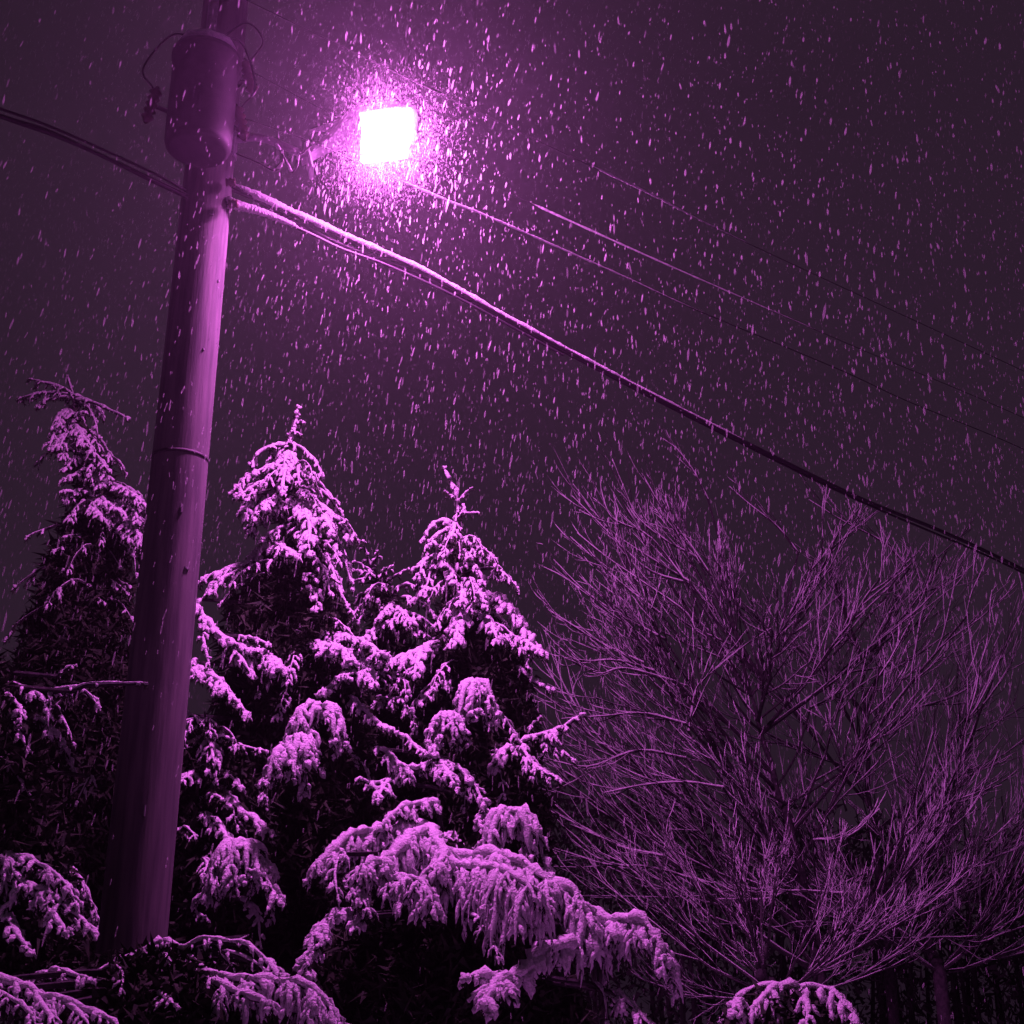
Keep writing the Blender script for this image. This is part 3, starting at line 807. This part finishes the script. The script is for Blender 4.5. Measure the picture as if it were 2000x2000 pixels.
bE(T7, '400,890 370,980 380,1080', -.8, -1.0, Lf=.13, r=0.0101, dens=1.25, snowy=.7)
bE(T7, '1000,1180 1070,1220 1120,1290 1140,1370', -.9, -1.2, Lf=.10, r=0.0101, snowy=.8)
bE(T7, '1500,1225 1600,1220 1690,1235 1760,1215 1820,1235 1880,1300 1920,1370', -.6, -.9, Lf=.13, r=0.0179, dens=2.25, thick=3.15, droop=1.3, tipscale=.8)
bE(T7, '1540,1330 1470,1340 1400,1350 1330,1375 1280,1430 1220,1470 1120,1475 1010,1460', -.8, -1.3, Lf=.12, r=0.0172, dens=2.12, thick=3.15, droop=1.1)
bE(T7, '1200,1480 1140,1520 1100,1590', -1.2, -1.4, Lf=.15, r=0.0187, dens=2.50, thick=2.10)
bE(T7, '460,1190 400,1180 350,1210 300,1270 265,1340 250,1460', -.9, -1.2, Lf=.13, r=0.0172, dens=1.75, thick=1.89)
bE(T7, '440,1180 470,1210 450,1250', -.9, -1.1, Lf=.09, r=0.0156)
bE(T7, '1680,1540 1740,1580 1800,1640 1860,1700', -.7, -.9, Lf=.15, r=0.0125, dens=1.50)
bE(T7, '1590,1500 1640,1560 1660,1680', -.7, -.9, Lf=.10, r=0.0078, snowy=.6)
front_boughs(E, 8, .3, .7, (.1, .6))
E.filler([(1650, 845, 60), (1700, 850, 130), (1760, 900, 200), (1820, 880, 240), (1950, 870, 300), (2100, 870, 330)], 6000, size=.10, back=-.1, cut=.9)
E.back_boughs(7, .5, 1.0, Lf=.2, r=.02)

# ---- foreground bough mass at the bottom left, in front of the pole's foot
F = Tree('spruce_tree', 'low conifer in front of the foot of the pole, snow heaped along its boughs',
         [(330, 1850, 0), (330, 1900, 0), (330, 1990, 0)], 5.9, r0=.06)
def bF(s, a, b_, **k): F.bough(pts(T6, s, F.Y + a, F.Y + b_), **k)
bF('880,1490 820,1520 720,1560 620,1600 520,1660 430,1700 330,1720', 0, -.2, Lf=.09, r=0.0109, dens=1.88, thick=1.89)
bF('880,1490 930,1530 1000,1555 1070,1510 1130,1502 1240,1515 1340,1530 1420,1600 1475,1660 1530,1690', 0, -.2, Lf=.08, r=0.0101, dens=1.62, thick=1.78)
bF('870,1560 920,1620 960,1700 1000,1790', -.1, -.3, Lf=.09, r=0.0094)
bF('1000,1560 1060,1620 1130,1680', -.05, -.2, Lf=.09, r=0.0101)
bF('1060,1650 1140,1680 1250,1700 1380,1705 1500,1708 1600,1715 1680,1750 1760,1830 1830,1940', -.2, -.4, Lf=.15, r=0.0133, dens=2.50, thick=2.31, droop=1.3, tipscale=.9)
bF('1130,1700 1230,1760 1340,1800 1450,1840', -.35, -.5, Lf=.12, r=0.0125, dens=2.12, thick=1.89, droop=1.3)
bF('1590,1715 1630,1680 1662,1630', -.2, -.2, Lf=.06, r=0.0101)
bF('1430,1610 1470,1640 1500,1690', -.1, -.3, Lf=.08, r=0.0140)
bF('180,1690 250,1670 330,1650 420,1690 500,1700', -.1, -.3, Lf=.11, r=0.0101, dens=1.75)
bF('620,1620 660,1690 640,1760', -.2, -.4, Lf=.08, r=0.0078, snowy=.6)
bF('820,1760 880,1800 940,1850', -.3, -.5, Lf=.09, r=0.0109, dens=1.62)
bF('1340,1460 1260,1490 1180,1520', .1, 0, Lf=.02, r=0.0039, dens=0.38)
bF('1100,1540 1180,1570 1260,1640', -.05, -.15, Lf=.06, r=0.0070)
bF('1180,1545 1280,1570 1380,1620 1450,1690', -.1, -.2, Lf=.06, r=0.0070)
bF('-60,1700 60,1725 150,1755 240,1800 330,1815 450,1860 560,1900 640,1960', -.4, -.6, Lf=.10, r=0.0117, dens=2.12, thick=2.10)
bF('-60,1760 40,1800 130,1860 190,1950', -.5, -.7, Lf=.10, r=0.0101, dens=1.62)
bF('180,1800 240,1860 300,1940', -.5, -.7, Lf=.09, r=0.0094, dens=1.50)
bF('330,1830 420,1890 480,1960', -.5, -.7, Lf=.09, r=0.0094, dens=1.50)
F.filler([(1870, 290, 60), (1900, 320, 150), (1950, 340, 230), (2100, 350, 320)], 4200, size=.07, back=0)
F.back_boughs(5, .4, .8, Lf=.12, r=.013)

# ---- boughs between B and the foreground: darker lower conifer behind the pole's right side
G = Tree('spruce_tree', 'drooping conifer close against the right side of the pole, lower than its neighbour',
         [(400, 1390, 0), (405, 1450, 0), (410, 1600, 0), (415, 1750, 0)], 8.2, r0=.06)
def bG(s, a, b_, **k): G.bough(pts(T6, s, G.Y + a, G.Y + b_), **k)
bG('1090,390 1130,420 1150,520', 0, -.3, Lf=.12, r=.015)
bG('1140,400 1190,385 1240,400', 0, -.2, Lf=.07, r=.012)
bG('980,560 1050,560 1130,555 1220,585 1280,650', 0, -.3, Lf=.10, r=.015)
bG('1060,580 1020,600 970,620', -.1, -.4, Lf=.12, r=.014)
bG('1120,650 1200,680 1250,730 1320,800 1390,850 1455,905', -.1, -.4, Lf=.11, r=.020, dens=1.4, thick=1.9)
bG('1070,740 1130,710 1190,730', -.1, -.4, Lf=.08, r=.011)
bG('1040,830 1100,815 1170,850 1210,920 1260,985', -.1, -.5, Lf=.13, r=.016)
G.mound(at(*T6(1290, 1030), G.Y - .75), .25, r=.019, n=22, drop=1.35)
bG('1260,1000 1210,1060 1170,1130 1130,1260', -.6, -.8, Lf=.12, r=.017, dens=1.3)
bG('1330,1010 1400,1070 1430,1150 1500,1265', -.6, -.8, Lf=.15, r=.017, dens=1.3)
bG('1290,1260 1350,1310 1390,1370 1400,1490', -.5, -.7, Lf=.09, r=.014)
bG('1040,1360 1090,1350 1120,1370', -.3, -.5, Lf=.06, r=.010)
bG('960,900 1000,880 1050,920', -.3, -.5, Lf=.10, r=.010, snowy=.7)
bG('1090,1040 1120,1080 1100,1120', -.4, -.6, Lf=.10, r=.011, snowy=.8)
front_boughs(G, 13, .2, .6, (.1, .9))
G.filler([(1430, 400, 30), (1500, 415, 80), (1620, 430, 110), (1750, 440, 130), (1950, 440, 160)], 2600, size=.09)
G.back_boughs(7, .3, .9)

# ---- bottom right sprig of a low conifer
I = Tree('spruce_tree', 'small snow capped conifer top peeping in at the bottom right edge',
         [(1545, 1925, 0), (1545, 1990, 0)], 7.4, r0=.04)
def bI(s, a, b_, **k): I.bough(pts(T8, s, I.Y + a, I.Y + b_), **k)
bI('1010,1810 930,1800 880,1820 840,1870 800,1910', 0, -.3, Lf=.13, r=.018, dens=1.7, thick=2.0, droop=1.3)
bI('960,1805 1040,1800 1110,1810 1150,1850 1190,1900', 0, -.3, Lf=.14, r=.015, dens=1.4, thick=1.5, droop=1.3)
bI('790,1890 760,1860 735,1900', -.2, -.4, Lf=.08, r=.018, dens=1.6)
bI('1000,1830 1020,1880 1010,1940', -.2, -.4, Lf=.10, r=.014, dens=1.2)
I.filler([(1945, 1540, 60), (1980, 1530, 120), (2200, 1530, 190)], 1500, size=.08)
I.back_boughs(5, .3, .6, Lf=.15, r=.016)

# ------------------------------------------------------------------ bare deciduous tree
def bare_tree(name, label, trunk, Y, centre, rad, nl, seed, twig=1.0, snow_r=1.0, extra=(), traced=()):
    g = np.random.default_rng(seed)
    ax = spline([at(px, py, Y) for px, py in trunk], 24)
    ax = np.vstack([ax, [ax[-1][0], ax[-1][1], -.1]])
    root = thing(name, label, 'tree', (float(ax[-1][0]), float(ax[-1][1]), 0))
    ax[1:-2] += np.cumsum(g.normal(0, .018, (len(ax) - 3, 3)), axis=0)[::-1] * [1, 1, 0]
    b = MB(); b.tube(ax, np.linspace(.015, .07, len(ax)), 10, jit=.05); keep(b.build('trunk', M_BARK), root)
    cc = at(*centre, Y)
    rx, ry, rz = rad
    def inside(p): return (((p - cc) / [rx, ry, rz]) ** 2).sum()

    def grow(P0, d, ln, r, lvl, wood, snow):
        n = max(4, int(5 + (3 - lvl)))
        P = [P0]; dd = d.copy()
        for i in range(n - 1):
            up = np.array([0, 0, 1.0])
            dd = unit(dd + up * [.03, .04, .09, .12][lvl] + g.normal(0, [.07, .07, .08, .12][lvl], 3))
            P.append(P[-1] + dd * ln / (n - 1))
        P = np.array(P)
        R = np.linspace(r, r * .45, n)
        wood.tube(P, R, 5 if lvl == 0 else (4 if lvl == 1 else 3))
        sr = np.maximum(R * .42, [.0078, .0060, .0040, .0026][lvl] * snow_r) * (1 + g.uniform(-.3, .3, n)); sr[-1] *= .3
        if g.random() < [1, 1, .7, .5][lvl]:
            S = P + np.stack([0 * R, 0 * R, R * .8 + sr * .3], -1)
            snow.tube(S, sr, 3 if lvl > 1 else 4, jit=.15)
        if lvl >= 3: return
        nk = [9, 6, 2][lvl]
        for k in range(nk):
            t = .15 + .85 * (k + g.uniform(0, 1)) / nk
            i = min(n - 2, int(t * (n - 1))); f = t * (n - 1) - i
            q = P[i] * (1 - f) + P[i + 1] * f
            T = unit(P[i + 1] - P[i])
            s = unit(np.cross(T, g.normal(size=3)))
            nd = unit(T * 1.0 + s * g.uniform(.25, .62))
            l2 = ln * [.52, .60, .55][lvl] * (1.1 - .45 * t) * g.uniform(.7, 1.2)
            # stop at the edge of the crown
            e = q + nd * l2
            if inside(e) > 1.12: l2 *= .55
            if inside(q + nd * l2) > 1.35: continue
            grow(q, nd, l2, r * [.5, .55, .62][lvl] * (1 - .3 * t), lvl + 1, wood, snow)

    tg = []
    for k in range(nl):
        a = 2 * math.pi * ((k * .618) % 1.0)
        el = math.radians(-28 + 108 * (k + .5) / nl)
        tg.append(cc + np.array([math.cos(a) * math.cos(el) * rx, math.sin(a) * math.cos(el) * ry, math.sin(el) * rz]) * .62)
    tg += [at(px, py, Y + d) for px, py, d in extra]
    for ln_ in traced:
        T_, st_, dd_ = ln_
        P_ = [at(*T_(*map(float, w_.split(','))), Y + dd_) for w_ in st_.split()][::-1]
        P_ = spline(P_, 14)
        wood, snow = MB(), MB()
        q_ = ax[np.argmin(np.abs(ax[:, 2] - max(P_[0][2] - g.uniform(.3, .9) * np.linalg.norm(P_[0][:2] - cc[:2]) - g.uniform(0, .5), .8)))]
        lk_ = spline([q_, q_ * .45 + P_[0] * .55 - [0, 0, .10], P_[0]], 8)
        lk_ = lk_ + np.cumsum(g.normal(0, .016, lk_.shape), axis=0) * np.linspace(1, 0, 8)[:, None]
        wood.tube(lk_, np.linspace(.013, .010, 8), 5)
        R_ = np.linspace(.013, .004, 14); wood.tube(P_, R_, 5)
        sr_ = .0085 * (1 + g.uniform(-.3, .3, 14)) * np.linspace(1, .6, 14)
        snow.tube(P_ + np.stack([0 * R_, -R_ * .3, R_ * .7 + sr_ * .2], -1), sr_, 5, jit=.15)
        tl = np.linalg.norm(np.diff(P_, axis=0), axis=1).sum()
        for k in range(8):
            i = min(12, int(1 + 12 * k / 8)); T = unit(P_[i + 1] - P_[i])
            nd = unit(T + unit(np.cross(T, g.normal(size=3))) * g.uniform(.2, .5))
            grow(P_[i], nd, tl * g.uniform(.3, .55), .006, 2, wood, snow)
        w = keep(wood.build('limb', M_BARK, smooth=False), root)
        sn = snow.build('snow', M_SNOW, smooth=False); sn.parent = w
    for e in tg:
        z0 = min(max(e[2] - .9 * abs(e[0] - cc[0]) - .55, ax[-2][2]), ax[0][2])
        i = np.argmin(np.abs(ax[:, 2] - z0))
        s = ax[i]
        wood, snow = MB(), MB()
        v = e - s
        grow(s, unit(v + [0, 0, -.25 * np.linalg.norm(v[:2])] + g.normal(0, .18, 3)), np.linalg.norm(v) * g.uniform(.85, 1.2), .022 * twig, 0, wood, snow)
        w = keep(wood.build('limb', M_BARK, smooth=False), root)
        sn = snow.build('snow', M_SNOW, smooth=False); sn.parent = w
    return root

bare_tree('bare_tree', 'big bare deciduous tree with thin snow lined twigs filling the right side',
          [(1490, 1330), (1530, 1480), (1560, 1640), (1590, 1800), (1600, 1900)], 12.6, (1530, 1430), (2.9, 1.9, 2.75), 11, 5,
          extra=[(1190, 1080, -.6), (1160, 1250, -.7), (1150, 1340, -.5), (1230, 1010, -.2), (1330, 1000, 0), (1170, 1440, -.6), (1200, 1560, -.7), (1260, 1150, -1.0), (1300, 1300, -1.2), (1420, 1560, -1.2), (1880, 1180, 0), (1930, 1380, .2), (1850, 1520, -.8), (1760, 1100, .6), (1960, 1600, 0), (1640, 1050, -.3)],
          traced=[(T8, '880,440 760,520 620,640 590,700 570,830', -.9), (T8, '40,370 120,420 230,490 400,570', -.6), (T8, '480,-60 520,60 560,130 640,220', -.2),
                  (T8, '130,-60 190,0 300,110 420,220 570,270', -.6), (T8, '150,80 260,170 420,280 560,380 600,460', -.8), (T8, '60,490 150,560 300,560 440,600', -1.0),
                  (T8, '130,560 230,610 330,590 520,640', -1.1), (T8, '90,780 250,770 400,760 560,800', -1.2), (T8, '250,1060 400,1030 560,1020 700,1040', -1.2),
                  (T8, '1200,560 1130,680 1030,740', -.5), (T8, '1760,540 1600,680 1400,750', .2), (T8, '1750,1030 1530,1110 1390,1220', -.3),
                  (T8, '1290,1120 1180,1220 1040,1240', -1.0), (T8, '1700,940 1500,1050 1400,1200', .1), (T8, '680,1460 860,1460 960,1430 1150,1440', -1.1),
                  (T3, '230,1440 330,1570 400,1640 540,1730 670,1810', -.5), (T3, '380,1350 420,1450 470,1560 560,1640 700,1720', -.3), (T3, '340,1480 380,1570 520,1640 650,1800', -.7),
                  (T3, '820,1450 900,1520 1000,1600 1080,1700', 0), (T3, '1120,1500 1250,1580 1400,1660 1500,1760', .3), (T3, '570,1270 625,1312 690,1400 740,1500', -.2),
                  (T3, '490,1400 560,1520 680,1680 740,1770', -.4), (T3, '220,1640 330,1740 430,1830 560,1930', -.8), (T8, '60,180 180,300 330,400 480,480', -.7),
                  (T8, '30,1120 150,1180 300,1260 480,1300', -1.2), (T8, '60,940 200,960 380,900 560,930', -1.1), (T8, '100,1280 260,1330 420,1340 640,1400', -1.1)])
bare_tree('bare_tree', 'fine twigged dim bare tree standing behind the big one at the right edge',
          [(1690, 1300), (1700, 1480), (1720, 1640), (1730, 1800), (1735, 1880)], 15.5, (1680, 1400), (4.3, 2.2, 3.3), 16, 23, twig=1.0, snow_r=1.0)
bare_tree('bare_bush', 'wide dark bare bush sprawling low at the right edge',
          [(1820, 1740), (1830, 1820), (1835, 1900)], 12.8, (1790, 1690), (2.6, 1.3, 1.25), 15, 31, twig=.8, snow_r=.75)
bare_tree('bare_bush', 'dim tangled bare bush low down below the big bare tree',
          [(1500, 1850), (1510, 1900), (1515, 1950)], 10.2, (1480, 1820), (2.2, 1.0, .95), 13, 11, twig=.6, snow_r=.45)

# ------------------------------------------------------------------ far wood behind everything
def far_wood():
    b = MB()
    n = 60000
    x = rng.uniform(-22, 22, n)
    top = 3.5 + .5 * np.sin(x * .35 + 1) + .3 * np.sin(x * 1.3) + .25 * np.sin(x * 3.1)
    y = rng.uniform(19, 23, n)
    base = np.stack([x, y, top * rng.random(n) ** .8], -1)
    b.blades(base, unit(rng.normal(0, 1, (n, 3)) + [0, 0, .6]) * rng.uniform(.10, .30, (n, 1)), rng.uniform(.03, .08, n))
    for k in range(300):
        xx = rng.uniform(-22, 22); yy = rng.uniform(19, 23); hh = rng.uniform(2.4, 4.3); dx = rng.uniform(-.6, .6)
        b.tube([(xx, yy, -.2), (xx + dx * .3, yy, hh * .5), (xx + dx, yy, hh)], [.05, .03, .008], 4)
    o = b.build('far_woodland', M_FARWOOD, smooth=False)
    o['kind'] = 'stuff'; o['label'] = 'dark far woodland low behind the bare tree'; o['category'] = 'woodland'
far_wood()

# ------------------------------------------------------------------ falling snow, and flakes added as lamp bloom
def falling_snow_and_bloom():
    b = MB()
    n = 90000
    Y = 4.4 + (17 - 4.4) * rng.random(n) ** .62
    px = rng.uniform(-150, 2150, n); py = rng.uniform(-150, 2150, n)
    C_ = np.array([at(a, c, d) for a, c, d in zip(px, py, Y)])
    C_ = np.vstack([C_, LC + rng.normal(0, .60, (1700, 3)) - [0, .15, .1], LC + unit(rng.normal(0, 1, (48000, 3))) * (.16 + np.abs(rng.normal(0, .20, (48000, 1)))) - [.03, .08, .02]])  # both extra batches are added round the lamp to imitate its halo and bloom
    fine = np.zeros(len(C_), bool); fine[-48000:] = True
    kp = (C_[:, 2] > .1) & (rng.random(len(C_)) < np.clip((C_[:, 2] - 1.8) / 2.6, .10, 1)); C_ = C_[kp]; fine = fine[kp]
    # none inside the lamp head
    q_ = (C_ - LC) @ RL
    kp = ~((q_[:, 0] > -.66) & (q_[:, 0] < .27) & (np.abs(q_[:, 1]) < .28) & (q_[:, 2] > -.12) & (q_[:, 2] < .2)); C_ = C_[kp]; fine = fine[kp]
    n = len(C_)
    w = .0015 + .0036 * rng.random(n) ** 3
    w[np.linalg.norm(C_ - LC + [0, .1, 0], axis=1) < .7] *= 1.35
    w[fine] = rng.uniform(.0005, .0012, fine.sum())
    hl = w * rng.uniform(3.5, 9.0, n)
    ax = unit(np.stack([rng.normal(.10, .10, n), rng.normal(0, .12, n), np.ones(n)], -1))
    s1 = unit(np.cross(ax, [0, 1, 0.0])); s2 = np.cross(ax, s1)
    k = 4
    V = np.zeros((n, 2 + 2 * k, 3)); j = lambda: rng.uniform(.7, 1.3, (n, 1))
    V[:, 0] = C_ + ax * hl[:, None]; V[:, 1] = C_ - ax * hl[:, None]
    for q in range(k):
        a = 2 * math.pi * q / k
        rad = s1 * math.cos(a) + s2 * math.sin(a)
        V[:, 2 + q] = C_ + rad * w[:, None] * j() + ax * (hl * .4)[:, None]
        V[:, 2 + k + q] = C_ + rad * w[:, None] * j() - ax * (hl * .4)[:, None]
    off = np.arange(n)[:, None] * (2 + 2 * k)
    tris = []; quads = []
    for q in range(k):
        q2 = (q + 1) % k
        tris.append(np.hstack([off, off + 2 + q, off + 2 + q2])); tris.append(np.hstack([off + 1, off + 2 + k + q2, off + 2 + k + q]))
        quads.append(np.hstack([off + 2 + q, off + 2 + k + q, off + 2 + k + q2, off + 2 + q2]))
    b.add(V.reshape(-1, 3), np.vstack(quads), np.vstack(tris))
    o = b.build('falling_snow_and_bloom', M_FLAKE)
    o['kind'] = 'stuff'; o['label'] = 'snowflakes falling through the lamp light, with extra fine ones added round the lamp as its bloom'; o['category'] = 'falling snow'
falling_snow_and_bloom()

# ------------------------------------------------------------------ haze
b = MB(); b.box((0, 8, 6.0), 400, 400, 14.5)
hz = b.build('haze', [], smooth=False)
hm = bpy.data.materials.new('haze'); hm.use_nodes = True
t = hm.node_tree; t.nodes.clear()
o = t.nodes.new('ShaderNodeOutputMaterial'); v = t.nodes.new('ShaderNodeVolumePrincipled')
v.inputs['Color'].default_value = (.9, .9, .92, 1); v.inputs['Density'].default_value = HAZE_D; v.inputs['Anisotropy'].default_value = .87
t.links.new(v.outputs[0], o.inputs['Volume'])
hz.data.materials.clear(); hz.data.materials.append(hm)
hz['kind'] = 'stuff'
